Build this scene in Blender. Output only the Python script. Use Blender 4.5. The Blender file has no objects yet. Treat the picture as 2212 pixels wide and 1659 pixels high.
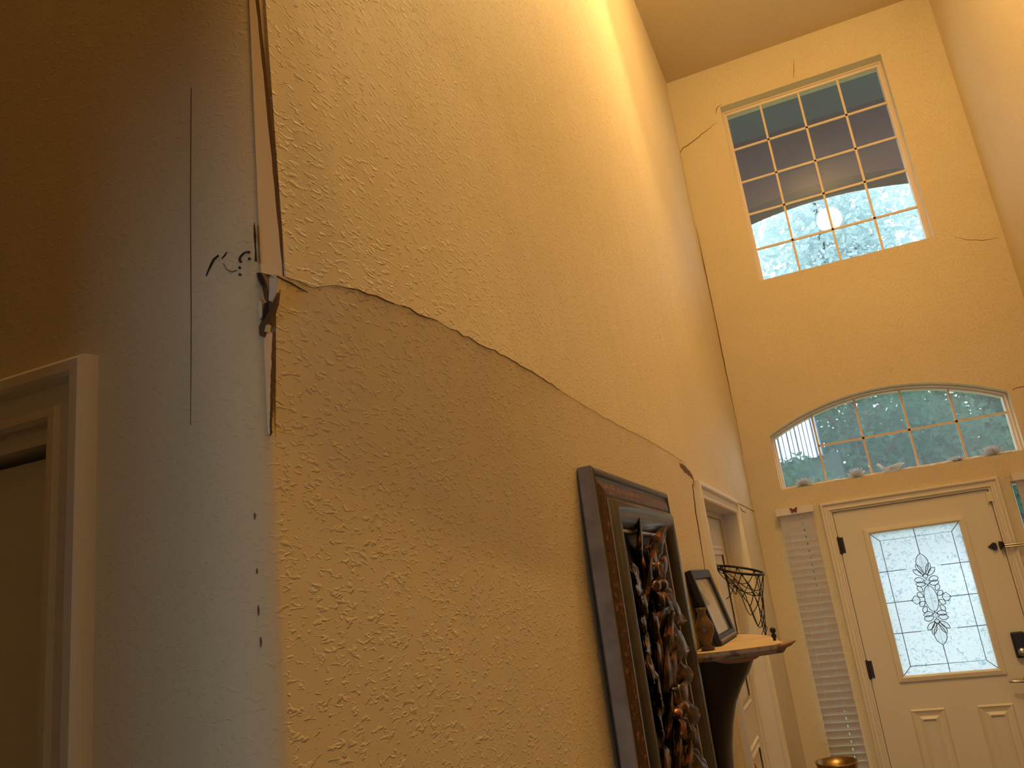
import bpy, math, random
from mathutils import Vector, Matrix
random.seed(7)
S = bpy.context.scene
C = S.collection

# ------------------------------------------------------------------ camera
FPX, PW, PH = 1713.53, 2212.0, 1659.0
CAMZ = 1.72
RR = [[0.914838, 0.384371, -0.123811], [-0.213913, 0.201222, -0.955903], [-0.342508, 0.900982, 0.266307]]
cam = bpy.data.cameras.new('camera')
cam.sensor_fit = 'HORIZONTAL'; cam.sensor_width = 36.0; cam.lens = 36.0 * FPX / PW
cam.clip_start = 0.02; cam.clip_end = 200
camo = bpy.data.objects.new('camera', cam); C.objects.link(camo)
camo.matrix_world = Matrix(((RR[0][0], -RR[1][0], -RR[2][0], 0), (RR[0][1], -RR[1][1], -RR[2][1], 0),
                            (RR[0][2], -RR[1][2], -RR[2][2], CAMZ), (0, 0, 0, 1)))
S.camera = camo

# ------------------------------------------------------------------ view, world, lamps
S.view_settings.view_transform = 'Standard'; S.view_settings.look = 'None'
S.view_settings.gamma = 1.0; S.view_settings.use_curve_mapping = False
S.view_settings.exposure = 0.0
S.cycles.max_bounces = 5; S.cycles.diffuse_bounces = 3; S.cycles.glossy_bounces = 3; S.cycles.transmission_bounces = 3; S.cycles.transparent_max_bounces = 6
S.cycles.use_adaptive_sampling = True; S.cycles.adaptive_threshold = 0.10; S.cycles.caustics_reflective = False; S.cycles.caustics_refractive = False
w = bpy.data.worlds.new('sky'); S.world = w; w.use_nodes = True
bg = w.node_tree.nodes['Background']
bg.inputs[0].default_value = (0.74, 0.90, 1.0, 1); bg.inputs[1].default_value = 3.0

def lamp(name, kind, loc, energy, col, aim=None, **kw):
    l = bpy.data.lights.new(name, kind); l.energy = energy; l.color = col
    for k, v in kw.items(): setattr(l, k, v)
    o = bpy.data.objects.new(name, l); C.objects.link(o); o.location = loc
    if aim is not None:
        o.rotation_euler = (Vector(aim) - Vector(loc)).to_track_quat('-Z', 'Y').to_euler()
    return o
WARM = (1.0, 0.715, 0.31)
lamp('downlight', 'SPOT', (-0.15, 2.75, 5.46), 215, WARM, (-0.30, 2.95, 0), spot_size=math.radians(84), spot_blend=0.55, shadow_soft_size=0.05)
lamp('hall_pendant', 'POINT', (0.05, 0.64, 4.85), 36, WARM, shadow_soft_size=0.08)
lamp('foyer_fill', 'POINT', (0.55, 3.3, 5.1), 64, WARM, shadow_soft_size=0.12)  # unseen warm fill added to brighten the foyer, not a known fixture
lamp('daylight_window', 'AREA', (0.15, -3.5, 0.95), 17, (0.44, 0.74, 1.0), (0.15, 0, 0.95), shape='RECTANGLE', size=0.8, size_y=1.3)

# ------------------------------------------------------------------ known geometry (metres)
XL, YB, YD, XR, ZC = -0.525, 5.657, 0.63, 1.36, 5.52
def ray(x, y):
    a = (x - PW / 2) / FPX; b = (y - PH / 2) / FPX
    return Vector([RR[0][i] * a + RR[1][i] * b + RR[2][i] for i in range(3)])
def on_front(x, y, off=0.0):
    d = ray(x, y); d = d * ((YB - off) / d.y); return Vector((d.x, d.y, d.z + CAMZ))
def on_near(x, y, off=0.0):
    d = ray(x, y); d = d * ((YD - off) / d.y); return Vector((d.x, d.y, d.z + CAMZ))

def lerp_tab(tab, x):
    if x <= tab[0][0]: return tab[0][1]
    for (a, b), (c, d) in zip(tab, tab[1:]):
        if x <= c: return b + (d - b) * (x - a) / (c - a)
    return tab[-1][1]
EDGE = [(.65, .383), (.73, .386), (.77, .402), (.82, .408), (.88, .414), (1.01, .421), (1.17, .425), (1.375, .434), (2.01, .437), (2.55, .448), (3.10, .449), (3.22, .43), (3.32, .40)]
BEND = [(.65, .204), (.84, .154), (1.09, .096), (1.26, .069), (1.62, .026), (2.5, -.03), (3.3, -.06)]
BULG = [(.65, .010), (.70, .014), (.78, .026), (.9, .031), (1.2, .036), (1.5, .029), (1.7, .020), (2.6, .018), (3.2, .014), (3.32, .012)]
def zedge(y): return lerp_tab(EDGE, y) + CAMZ
def smooth(t): t = max(0., min(1., t)); return t * t * (3 - 2 * t)
def d_low(y, z):
    zb = lerp_tab(BEND, y) + CAMZ; ze = zedge(y); D = lerp_tab(BULG, y)
    k = .02; s = z - zb
    r = 0 if s < -k else (s if s > k else (s + k) ** 2 / (4 * k))
    return D * r / (ze - zb)
def d_up(y, z):
    ze = zedge(min(y, 3.32)); D = lerp_tab(BULG, y)
    t = max(0., 1 - (z - ze) / .62) if z >= ze else 1
    f = t * t * 0.35 + t * .65
    return (D + .0008) * f * (1 - smooth((y - 3.05) / .5))
def on_left(x, y, fn=None, off=0.0):
    d = ray(x, y); X = XL
    for _ in range(6):
        p = d * (X / d.x)
        X = XL + off + (fn(p.y, p.z + CAMZ) if fn else 0)
    p = d * (X / d.x); return Vector((p.x, p.y, p.z + CAMZ))

# ------------------------------------------------------------------ materials
MATS = {}
def mat(name, col, rough=.6, metal=0., bump=None, noise=None, spec=.5, coat=0., trans=0.):
    """bump=(scale, strength, distance); noise=(scale, colour2, low, high)"""
    if name in MATS: return MATS[name]
    m = bpy.data.materials.new(name); m.use_nodes = True; n = m.node_tree.nodes; l = m.node_tree.links
    b = n['Principled BSDF']
    b.inputs['Base Color'].default_value = (*col, 1); b.inputs['Roughness'].default_value = rough
    b.inputs['Metallic'].default_value = metal; b.inputs['Specular IOR Level'].default_value = spec
    b.inputs['Coat Weight'].default_value = coat; b.inputs['Transmission Weight'].default_value = trans
    tc = n.new('ShaderNodeTexCoord')
    if noise:
        t = n.new('ShaderNodeTexNoise'); t.inputs['Scale'].default_value = noise[0]; t.inputs['Detail'].default_value = 5
        r = n.new('ShaderNodeValToRGB'); r.color_ramp.elements[0].position = noise[2]; r.color_ramp.elements[1].position = noise[3]
        r.color_ramp.elements[0].color = (*col, 1); r.color_ramp.elements[1].color = (*noise[1], 1)
        l.new(tc.outputs['Object'], t.inputs['Vector']); l.new(t.outputs['Fac'], r.inputs['Fac']); l.new(r.outputs['Color'], b.inputs['Base Color'])
    if bump:
        t = n.new('ShaderNodeTexNoise'); t.inputs['Scale'].default_value = bump[0]; t.inputs['Detail'].default_value = 4
        q = n.new('ShaderNodeBump'); q.inputs['Strength'].default_value = bump[1]; q.inputs['Distance'].default_value = bump[2]
        l.new(tc.outputs['Object'], t.inputs['Vector']); l.new(t.outputs['Fac'], q.inputs['Height']); l.new(q.outputs['Normal'], b.inputs['Normal'])
    MATS[name] = m; return m

def wall_paint(name, col, knock=.0018, wav=.006):
    """sprayed knockdown texture: sparse raised flecks over a gently wavy board"""
    m = bpy.data.materials.new(name); m.use_nodes = True; n = m.node_tree.nodes; l = m.node_tree.links
    b = n['Principled BSDF']; b.inputs['Roughness'].default_value = .62; b.inputs['Specular IOR Level'].default_value = .25
    tc = n.new('ShaderNodeTexCoord')
    mp = n.new('ShaderNodeMapping'); mp.inputs['Rotation'].default_value = (math.radians(38), 0, 0); mp.inputs['Scale'].default_value = (1, .55, 1.25)
    l.new(tc.outputs['Object'], mp.inputs['Vector'])
    n1 = n.new('ShaderNodeTexNoise'); n1.inputs['Scale'].default_value = 125; n1.inputs['Detail'].default_value = 2; n1.inputs['Roughness'].default_value = .45
    n1.inputs['Distortion'].default_value = .7
    l.new(mp.outputs['Vector'], n1.inputs['Vector'])
    r1 = n.new('ShaderNodeValToRGB'); r1.color_ramp.elements[0].position = .55; r1.color_ramp.elements[1].position = .68
    l.new(n1.outputs['Fac'], r1.inputs['Fac'])
    mp2 = n.new('ShaderNodeMapping'); mp2.inputs['Scale'].default_value = (1, 1.3, .45); l.new(tc.outputs['Object'], mp2.inputs['Vector'])
    n2 = n.new('ShaderNodeTexNoise'); n2.inputs['Scale'].default_value = 6; n2.inputs['Detail'].default_value = 1
    l.new(mp2.outputs['Vector'], n2.inputs['Vector'])
    b0 = n.new('ShaderNodeBump'); b0.inputs['Distance'].default_value = wav; b0.inputs['Strength'].default_value = .8
    l.new(n2.outputs['Fac'], b0.inputs['Height'])
    b1 = n.new('ShaderNodeBump'); b1.inputs['Distance'].default_value = knock; b1.inputs['Strength'].default_value = .8
    l.new(r1.outputs['Color'], b1.inputs['Height']); l.new(b0.outputs['Normal'], b1.inputs['Normal'])
    l.new(b1.outputs['Normal'], b.inputs['Normal'])
    n4 = n.new('ShaderNodeTexNoise'); n4.inputs['Scale'].default_value = 2.2; n4.inputs['Detail'].default_value = 1
    l.new(tc.outputs['Object'], n4.inputs['Vector'])
    mx = n.new('ShaderNodeMix'); mx.data_type = 'RGBA'
    mx.inputs[6].default_value = (*col, 1); mx.inputs[7].default_value = (col[0] * .93, col[1] * .91, col[2] * .88, 1)
    l.new(n4.outputs['Fac'], mx.inputs[0]); l.new(mx.outputs[2], b.inputs['Base Color'])
    MATS[name] = m; return m
PAINT = wall_paint('wall_paint', (.80, .66, .44))
PAINTN = wall_paint('wall_paint_smooth', (.80, .66, .44), .0006, .002)
CEIL = wall_paint('ceiling_paint', (.72, .58, .40), .0015, .001)
REARP = mat('brown_paint', (.34, .25, .16), .8)  # darkened so these unseen walls bounce less light onto the near wall
TRIM = mat('trim_paint', (.80, .70, .56), .4, bump=(30, .15, .001))
DOORW = mat('door_paint', (.80, .70, .55), .42, bump=(18, .12, .001))
PLAST = mat('bare_plaster', (.82, .66, .48), .7, bump=(90, .2, .0006))
PAPER = mat('torn_paper', (.34, .19, .09), .85, bump=(120, .4, .001))
DARK = mat('crack_dark', (.035, .022, .014), .9)
RUST = mat('crack_rust', (.16, .075, .03), .9)
BRONZE = mat('dark_bronze', (.045, .028, .018), .38, .6, bump=(160, .3, .0006))
IRON = mat('black_iron', (.012, .011, .010), .45, .3)
BLACK = mat('black_plastic', (.012, .012, .013), .35)
CHROME = mat('satin_nickel', (.55, .52, .48), .28, 1.0)
BRASS = mat('aged_brass', (.42, .27, .11), .33, 1.0, noise=(14, (.16, .09, .04), .4, .7))
COPPER = mat('copper_knob', (.45, .20, .10), .3, .9)
BLIND = mat('blind_slat', (.78, .70, .64), .45)
CORD = mat('black_cord', (.02, .018, .016), .8)
VINYL = mat('window_vinyl', (.80, .62, .44), .45)
FLOORM = mat('floor_tile', (.20, .14, .09), .35, noise=(6, (.15, .10, .06), .35, .7))

def mix_mat(name, build):
    m = bpy.data.materials.new(name); m.use_nodes = True; t = m.node_tree
    t.nodes.remove(t.nodes['Principled BSDF']); build(t.nodes, t.links, t.nodes['Material Output']); MATS[name] = m; return m
def glass_nodes(tint, haze, gloss=.04):
    def f(n, l, out):
        tr = n.new('ShaderNodeBsdfTransparent'); tr.inputs[0].default_value = (*tint, 1)
        tl = n.new('ShaderNodeBsdfTranslucent'); tl.inputs[0].default_value = (.9, .95, 1, 1)
        gl = n.new('ShaderNodeBsdfGlossy'); gl.inputs['Roughness'].default_value = .02
        a = n.new('ShaderNodeMixShader'); a.inputs[0].default_value = haze
        b = n.new('ShaderNodeMixShader'); b.inputs[0].default_value = gloss
        l.new(tr.outputs[0], a.inputs[1]); l.new(tl.outputs[0], a.inputs[2]); l.new(a.outputs[0], b.inputs[1]); l.new(gl.outputs[0], b.inputs[2])
        l.new(b.outputs[0], out.inputs[0])
    return f
GLASS = mix_mat('window_glass', glass_nodes((.95, .97, .97), .07))
GLASSH = mix_mat('dusty_glass', glass_nodes((.95, .975, .98), .015, .02))
BEVG = mix_mat('bevelled_glass', glass_nodes((.99, .995, 1), .02, .05))
def obscure(n, l, out):
    tc = n.new('ShaderNodeTexCoord')
    nz = n.new('ShaderNodeTexNoise'); nz.inputs['Scale'].default_value = 34; nz.inputs['Detail'].default_value = 3; nz.inputs['Distortion'].default_value = 1.8
    l.new(tc.outputs['Object'], nz.inputs['Vector'])
    rp = n.new('ShaderNodeValToRGB'); rp.color_ramp.elements[0].position = .30; rp.color_ramp.elements[1].position = .46
    rp.color_ramp.elements[0].color = (.52, .64, .76, 1); rp.color_ramp.elements[1].color = (.99, .97, 1, 1)
    l.new(nz.outputs['Fac'], rp.inputs['Fac'])
    bp = n.new('ShaderNodeBump'); bp.inputs['Distance'].default_value = .004; l.new(nz.outputs['Fac'], bp.inputs['Height'])
    tl = n.new('ShaderNodeBsdfTranslucent'); l.new(rp.outputs['Color'], tl.inputs[0]); l.new(bp.outputs['Normal'], tl.inputs['Normal'])
    rf = n.new('ShaderNodeBsdfRefraction'); rf.inputs['Roughness'].default_value = .35; rf.inputs['IOR'].default_value = 1.2
    l.new(rp.outputs['Color'], rf.inputs[0]); l.new(bp.outputs['Normal'], rf.inputs['Normal'])
    a = n.new('ShaderNodeMixShader'); a.inputs[0].default_value = .25
    l.new(tl.outputs[0], a.inputs[1]); l.new(rf.outputs[0], a.inputs[2]); l.new(a.outputs[0], out.inputs[0])
OBSC = mix_mat('obscure_glass', obscure)
def crystal(n, l, out):
    tl = n.new('ShaderNodeBsdfTranslucent'); tl.inputs[0].default_value = (.95, .96, .98, 1)
    df = n.new('ShaderNodeBsdfDiffuse'); df.inputs[0].default_value = (.9, .88, .85, 1)
    gl = n.new('ShaderNodeBsdfGlossy'); gl.inputs['Roughness'].default_value = .1
    a = n.new('ShaderNodeMixShader'); a.inputs[0].default_value = .35; b = n.new('ShaderNodeMixShader'); b.inputs[0].default_value = .12
    l.new(tl.outputs[0], a.inputs[1]); l.new(df.outputs[0], a.inputs[2]); l.new(a.outputs[0], b.inputs[1]); l.new(gl.outputs[0], b.inputs[2]); l.new(b.outputs[0], out.inputs[0])
CRYST = mix_mat('frosted_crystal', crystal)
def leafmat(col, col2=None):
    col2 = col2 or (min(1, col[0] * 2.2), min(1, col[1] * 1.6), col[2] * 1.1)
    def f(n, l, out):
        oi = n.new('ShaderNodeTexCoord'); nz = n.new('ShaderNodeTexNoise'); nz.inputs['Scale'].default_value = 3.0
        l.new(oi.outputs['Object'], nz.inputs['Vector'])
        mx = n.new('ShaderNodeMix'); mx.data_type = 'RGBA'; mx.inputs[6].default_value = (*col, 1)
        mx.inputs[7].default_value = (*col2, 1); l.new(nz.outputs['Fac'], mx.inputs[0])
        d = n.new('ShaderNodeBsdfDiffuse'); t = n.new('ShaderNodeBsdfTranslucent'); l.new(mx.outputs[2], d.inputs[0]); l.new(mx.outputs[2], t.inputs[0])
        a = n.new('ShaderNodeMixShader'); a.inputs[0].default_value = .5; l.new(d.outputs[0], a.inputs[1]); l.new(t.outputs[0], a.inputs[2]); l.new(a.outputs[0], out.inputs[0])
    return f
LEAF = mix_mat('leaf_green', leafmat((.055, .135, .115)))
LEAFP = mix_mat('leaf_glare_bleached', leafmat((.60, .72, .76), (.76, .84, .80)))  # leaf colour bleached to carry the overexposed outdoor haze
BARK = mat('bark', (.12, .09, .07), .9, bump=(20, .8, .02))

# ------------------------------------------------------------------ mesh helpers
class MB:
    def __init__(s): s.v = []; s.f = []
    def add(s, vs, fs):
        o = len(s.v); s.v += [tuple(p) for p in vs]; s.f += [tuple(i + o for i in q) for q in fs]; return s
    def box(s, x0, x1, y0, y1, z0, z1):
        return s.add([(x, y, z) for x in (x0, x1) for y in (y0, y1) for z in (z0, z1)],
                     [(0, 1, 3, 2), (4, 6, 7, 5), (0, 4, 5, 1), (2, 3, 7, 6), (0, 2, 6, 4), (1, 5, 7, 3)])
    def tube(s, pts, r, n=6, closed=False, cap=True):
        pts = [Vector(p) for p in pts]; N = len(pts); rings = []
        rs = r if isinstance(r, (list, tuple)) else [r] * N
        up = Vector((0, 0, 1)); prev = None
        for i, p in enumerate(pts):
            a = pts[(i - 1) % N] if (closed or i > 0) else p
            b = pts[(i + 1) % N] if (closed or i < N - 1) else p
            t = (b - a).normalized()
            if prev is None:
                u = t.cross(up if abs(t.z) < .9 else Vector((1, 0, 0))).normalized()
            else:
                u = (prev - t * prev.dot(t)); u = u.normalized() if u.length > 1e-6 else t.orthogonal().normalized()
            prev = u; v = t.cross(u)
            rings.append([p + (u * math.cos(2 * math.pi * k / n) + v * math.sin(2 * math.pi * k / n)) * rs[i] for k in range(n)])
        vs = [q for g in rings for q in g]; fs = []
        for i in range(N if closed else N - 1):
            for k in range(n):
                j = (i + 1) % N; fs.append((i * n + k, i * n + (k + 1) % n, j * n + (k + 1) % n, j * n + k))
        if cap and not closed: fs += [tuple(range(n))[::-1], tuple(range((N - 1) * n, N * n))]
        return s.add(vs, fs)
    def lathe(s, prof, c, n=28, axis='z'):
        vs = []; fs = []
        for (r, h) in prof:
            for k in range(n):
                a = 2 * math.pi * k / n; x, y = r * math.cos(a), r * math.sin(a)
                p = (x, y, h) if axis == 'z' else ((h, x, y) if axis == 'x' else (x, h, y))
                vs.append((c[0] + p[0], c[1] + p[1], c[2] + p[2]))
        for i in range(len(prof) - 1):
            for k in range(n): fs.append((i * n + k, i * n + (k + 1) % n, (i + 1) * n + (k + 1) % n, (i + 1) * n + k))
        return s.add(vs, fs)
    def sweep(s, path, prof, fn, closed=True):
        """moulding: 2-D path (corner points, counter-clockwise = inset to the left), profile of (inset, height)"""
        N = len(path); P = [Vector(p) for p in path]; offs = []
        for i in range(N):
            e1 = (P[i] - P[i - 1]).normalized() if (closed or i > 0) else None
            e2 = (P[(i + 1) % N] - P[i]).normalized() if (closed or i < N - 1) else None
            n1 = Vector((-e1.y, e1.x)) if e1 else None; n2 = Vector((-e2.y, e2.x)) if e2 else None
            if n1 is None: o = n2
            elif n2 is None: o = n1
            else: o = (n1 + n2) / (1 + n1.dot(n2))
            offs.append(o)
        m = len(prof); vs = [fn(*(P[i] + offs[i] * a), h) for i in range(N) for (a, h) in prof]; fs = []
        for i in range(N if closed else N - 1):
            j = (i + 1) % N
            for k in range(m - 1): fs.append((i * m + k, j * m + k, j * m + k + 1, i * m + k + 1))
        return s.add(vs, fs)
    def build(s, name, m, parent=None, smooth=False, bevel=0):
        me = bpy.data.meshes.new(name); me.from_pydata(s.v, [], s.f); me.update()
        if smooth:
            for p in me.polygons: p.use_smooth = True
        o = bpy.data.objects.new(name, me); C.objects.link(o)
        if m: me.materials.append(m)
        if parent is not None:
            o.parent = parent
            if parent.type == 'EMPTY': o.matrix_parent_inverse = Matrix.Translation(-Vector(parent.location))
        if bevel:
            b = o.modifiers.new('bevel', 'BEVEL'); b.width = bevel; b.segments = 2; b.limit_method = 'ANGLE'
        return o
def box(*a): return MB().box(*a)
def tag(o, label, cat, group=None, kind=None):
    o['label'] = label; o['category'] = cat
    if group: o['group'] = group
    if kind: o['kind'] = kind
    return o
def thing(name, loc, label, cat, group=None, kind=None):
    o = bpy.data.objects.new(name, None); C.objects.link(o); o.location = loc; o.empty_display_size = .05
    return tag(o, label, cat, group, kind)
FL = lambda u, v, h: (XL + h, u, v)          # left wall plane: u = Y, v = Z, h = out of the wall
FB = lambda u, v, h: (u, YB - h, v)          # front wall plane
FN = lambda u, v, h: (u, YD - h, v)          # near wall plane
def slab_with_holes(name, outer, holes, m, fn, t, parent=None):
    """flat wall of thickness t with openings cut through (2-D filled curve, turned into a mesh)"""
    cu = bpy.data.curves.new(name, 'CURVE'); cu.dimensions = '2D'; cu.fill_mode = 'BOTH'; cu.extrude = t / 2
    for loop in [outer] + holes:
        sp = cu.splines.new('POLY'); sp.points.add(len(loop) - 1); sp.use_cyclic_u = True
        for p, q in zip(sp.points, loop): p.co = (q[0], q[1], 0, 1)
    tmp = bpy.data.objects.new('tmp', cu); C.objects.link(tmp)
    dg = bpy.context.evaluated_depsgraph_get(); dg.update()
    me = bpy.data.meshes.new_from_object(tmp.evaluated_get(dg)); me.name = name
    bpy.data.objects.remove(tmp); bpy.data.curves.remove(cu)
    for v in me.vertices: v.co = fn(v.co.x, v.co.y, v.co.z - t / 2)
    me.update(); me.materials.clear(); me.materials.append(m)
    o = bpy.data.objects.new(name, me); C.objects.link(o)
    if parent is not None:
        o.parent = parent
        if parent.type == 'EMPTY': o.matrix_parent_inverse = Matrix.Translation(-Vector(parent.location))
    return o
def rect(a, b, c, d): return [(a, c), (b, c), (b, d), (a, d)]
def ribbon(pts, widths, nrm, m, parent, name='crack', lift=.0007, jag=0.):
    """a thin dark split lying on a surface: tapering strip with its own small depth"""
    pts = [Vector(p) for p in pts]; nrm = Vector(nrm).normalized(); N = len(pts); mb = MB(); top = []; bot = []
    for i, p in enumerate(pts):
        t = (pts[min(i + 1, N - 1)] - pts[max(i - 1, 0)]).normalized(); s_ = nrm.cross(t).normalized()
        wd = widths if isinstance(widths, (int, float)) else lerp_tab([(k / (len(widths) - 1), v) for k, v in enumerate(widths)], i / max(1, N - 1))
        j = random.uniform(-jag, jag)
        a = p + s_ * (wd / 2 + j); b = p - s_ * (wd / 2 - j)
        top += [a + nrm * lift, b + nrm * lift]; bot += [a - nrm * .004, b - nrm * .004]
    vs = top + bot; n2 = 2 * N; fs = []
    for i in range(N - 1):
        a = 2 * i
        fs += [(a, a + 1, a + 3, a + 2), (a, a + 2, n2 + a + 2, n2 + a), (a + 1, n2 + a + 1, n2 + a + 3, a + 3)]
    return mb.add(vs, fs).build(name, m, parent)
def dense(px, n, jag=0.):
    out = []
    for (a, b), (c, d) in zip(px, px[1:]):
        for k in range(n): out.append((a + (c - a) * k / n + random.uniform(-jag, jag), b + (d - b) * k / n + random.uniform(-jag, jag)))
    out.append(px[-1]); return out

# ================================================================== SETTING
tag(box(-2.4, 1.6, -3.7, YB + .16, -.12, 0).build('floor', FLOORM), 'tan tiled entry hall floor', 'floor', kind='structure')
tag(box(-2.4, 1.6, -.5, YB + .16, ZC, ZC + .1).build('ceiling', CEIL), 'high tan painted ceiling over the entry', 'ceiling', kind='structure')
tag(box(XR, XR + .12, -.5, YB, 0, ZC).build('wall_right', PAINT), 'plain mustard wall right of the front door', 'wall', kind='structure')

# ---- left wall: two buckled wallboard sheets that part along a ragged horizontal split
DY0, DY1, DZ = 3.434, 4.555, 2.050       # opening of the side door
Y0 = .681
def frange(a, b, n): return [a + (b - a) * i / n for i in range(n)]
ycols = frange(Y0, 1.6, 44) + frange(1.6, 3.29, 30) + frange(3.29, DY0, 4) + frange(DY0, DY1, 8) + frange(DY1, YB, 8) + [YB]
JAG = {}
def jag(y):
    k = round(y, 5)
    if k not in JAG:
        JAG[k] = random.uniform(-.0026, .0026) * (1 if y > .72 else .3) * (0 if y > 3.28 else 1)
    return JAG[k]
def grid_sheet(name, ys, rowfn, dfn, m, back_first, back_last_row, near_edge, parent=None):
    """rows of z per column; boundary turned back into the wall to give the board its thickness"""
    mb = MB(); n = len(ys); cols = []
    for y in ys:
        zs = rowfn(y); cols.append([(XL + dfn(y, z), y, z) for z in zs])
    m_ = len(cols[0]); vs = [p for c in cols for p in c]; fs = []
    for i in range(n - 1):
        for k in range(m_ - 1): fs.append((i * m_ + k, (i + 1) * m_ + k, (i + 1) * m_ + k + 1, i * m_ + k + 1))
    def turn(idx):
        o = len(vs)
        for q in idx: vs.append((XL - .05, vs[q][1], vs[q][2]))
        for a in range(len(idx) - 1): fs.append((idx[a], idx[a + 1], o + a + 1, o + a))
    if back_first: turn([i * m_ for i in range(n)])
    if back_last_row: turn([i * m_ + m_ - 1 for i in range(n)])
    if near_edge: turn(list(range(m_)))
    if near_edge == 2: turn([(n - 1) * m_ + k for k in range(m_)])
    return mb.add(vs, fs).build(name, m, parent, smooth=False)
ylow = [.667] + [y for y in ycols if y <= 3.291]
def rows_low(y):
    ze = zedge(y) + jag(y) - .0002; zb = lerp_tab(BEND, y) + CAMZ
    r = frange(0, zb - .05, 6) + frange(zb - .05, zb + .05, 10) + frange(zb + .05, ze, 8) + [ze]
    return r
def rows_up(y):
    ze = (zedge(y) if y <= 3.32 else CAMZ + .40) + jag(y) + .0002
    return frange(ze, ze + .7, 16) + frange(ze + .7, ZC, 14) + [ZC]
wl = thing('wall_left', (XL, 2.0, 0), 'long left wall of cracked mustard wallboard, split along a ragged line', 'wall', kind='structure')
lower = grid_sheet('lower_wallboard', ylow, rows_low, d_low, PAINT, False, True, 2, wl)
upper = grid_sheet('upper_wallboard', ycols, rows_up, d_up, PAINT, True, False, 1, wl)
lower['label'] = 'lower wallboard pushed out along its top'; upper['label'] = 'upper wallboard above the ragged split'
for o in (lower, upper):
    for p in o.data.polygons: p.use_smooth = True
    e = o.modifiers.new('split', 'EDGE_SPLIT'); e.split_angle = math.radians(35)
# the wall around the side door
zj = CAMZ + .405
box(XL - .05, XL, 3.295, DY0 - .021, 0, zj).build('door_side_wallboard', PAINT, wl)
box(XL - .05, XL, DY1 + .021, YB, 0, zj).build('door_side_wallboard', PAINT, wl)
box(XL - .05, XL, DY0 - .021, DY1 + .021, DZ + .021, zj).build('header_wallboard', PAINT, wl)
box(XL - .09, XL - .0505, .70, DY0 - .03, 0, ZC).build('wall_studs', PAPER, wl)
box(XL - .25, XL - .0505, DY1 + .03, YB, 0, ZC).build('wall_studs', PAPER, wl)

# ---- near wall (holds a door, faces the camera), rounded into the left wall
XN = -.61
wn = thing('wall_near', (-1.2, YD, 0), 'dim brown wall beside the camera with a white door', 'wall', kind='structure')
DN1 = -.800; DNZ = CAMZ + .262
slab_with_holes('wallboard', rect(-2.4, XN - .0055, 0, ZC), [rect(-1.62, DN1, .001, DNZ)], PAINTN, FN, .06, wn)
mb = MB(); prof = []
for k in range(17):
    th = math.pi / 2 * k / 16; prof.append((XN + .085 * math.sin(th), .665 - .035 * math.cos(th)))
prof = [(XN - .0055, YD)] + prof + [(XL - .0002, .70)]
zs = [ZC * i / 24 for i in range(25)]
vs = [(x, y, z) for z in zs for (x, y) in prof]; n = len(prof)
fs = [(i * n + k, i * n + k + 1, (i + 1) * n + k + 1, (i + 1) * n + k) for i in range(24) for k in range(n - 1)]
corner = mb.add(vs, fs).build('rounded_corner', PAINTN, wn, smooth=True)
# seam split at the start of the rounded corner
sp = [(412.5, 190 + 8 * i) for i in range(0, 92)]
ribbon([on_near(x + .6 * math.sin(y / 90.), y) for x, y in sp], [.0002, .0006, .0007, .0006, .0002], (0, -1, 0), RUST, wn, jag=.00008)

# ---- front wall
AX, AHW, AZ0, AZ1, AZP = .402, .725, CAMZ + .515, CAMZ + .893, CAMZ + 1.073
h = AZP - AZ1; AR = (AHW ** 2 + h ** 2) / (2 * h); ACZ = AZP - AR; AA = math.asin(AHW / AR)
def arch_loop(inset=0., n=28, bottom=None):
    hw = AHW - inset; r = AR - inset; zb = (AZ0 + inset) if bottom is None else bottom; a = math.asin(hw / r)
    return [(AX - hw, zb), (AX + hw, zb)] + [(AX + r * math.sin(a - 2 * a * k / n), ACZ + r * math.cos(a - 2 * a * k / n)) for k in range(n + 1)]
WX0, WX1, WZ0, WZ1 = -.170, .975, CAMZ + 2.002, CAMZ + 3.446
DX0, DX1, DTOP = -.043, .871, CAMZ + .320
SLX = [(-.365, -.165), (.995, 1.195)]; SLZ0, SLZ1 = .20, CAMZ + .345
wf = slab_with_holes('wall_front', rect(-.7, XR + .1, 0, ZC), [rect(WX0, WX1, WZ0, WZ1), arch_loop(), rect(DX0 - .022, DX1 + .022, .001, DTOP + .022)]
                     + [rect(a, b, SLZ0, SLZ1) for a, b in SLX], PAINT, FB, .165)
tag(wf, 'tall mustard wall around the front door and windows', 'wall', kind='structure')

# ---- unseen rear partition added, its doorway shaped to bound daylight on the near wall, and the room behind with a daylit window
tag(slab_with_holes('wall_rear', rect(-2.4, XR + .1, 0, ZC), [rect(-.48, .62, .001, 1.98)], REARP, lambda u, v, q: (u, -.35 + q, v), .12),
    'unseen added partition whose doorway bounds the daylight behind the camera', 'wall', kind='structure')
tag(box(-2.5, -2.4, -.5, YD + .1, 0, ZC).build('wall_hall_end', REARP), 'end wall of the side hall', 'wall', kind='structure')
br = MB(); br.box(-1.2, -1.1, -3.7, -.47, 0, 2.5); br.box(1.5, 1.6, -3.7, -.47, 0, 2.5); br.box(-1.2, 1.6, -3.7, -.47, 2.5, 2.6)
tag(br.build('wall_back_room', PAINT), 'plain walls of the room behind the doorway', 'wall', kind='structure')
tag(slab_with_holes('wall_back_room_end', rect(-1.2, 1.6, 0, 2.5), [rect(-.25, .55, .3, 1.6)], PAINT, lambda u, v, q: (u, -3.6 + q, v), .1),
    'end wall of the back room with a window', 'wall', kind='structure')

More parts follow.
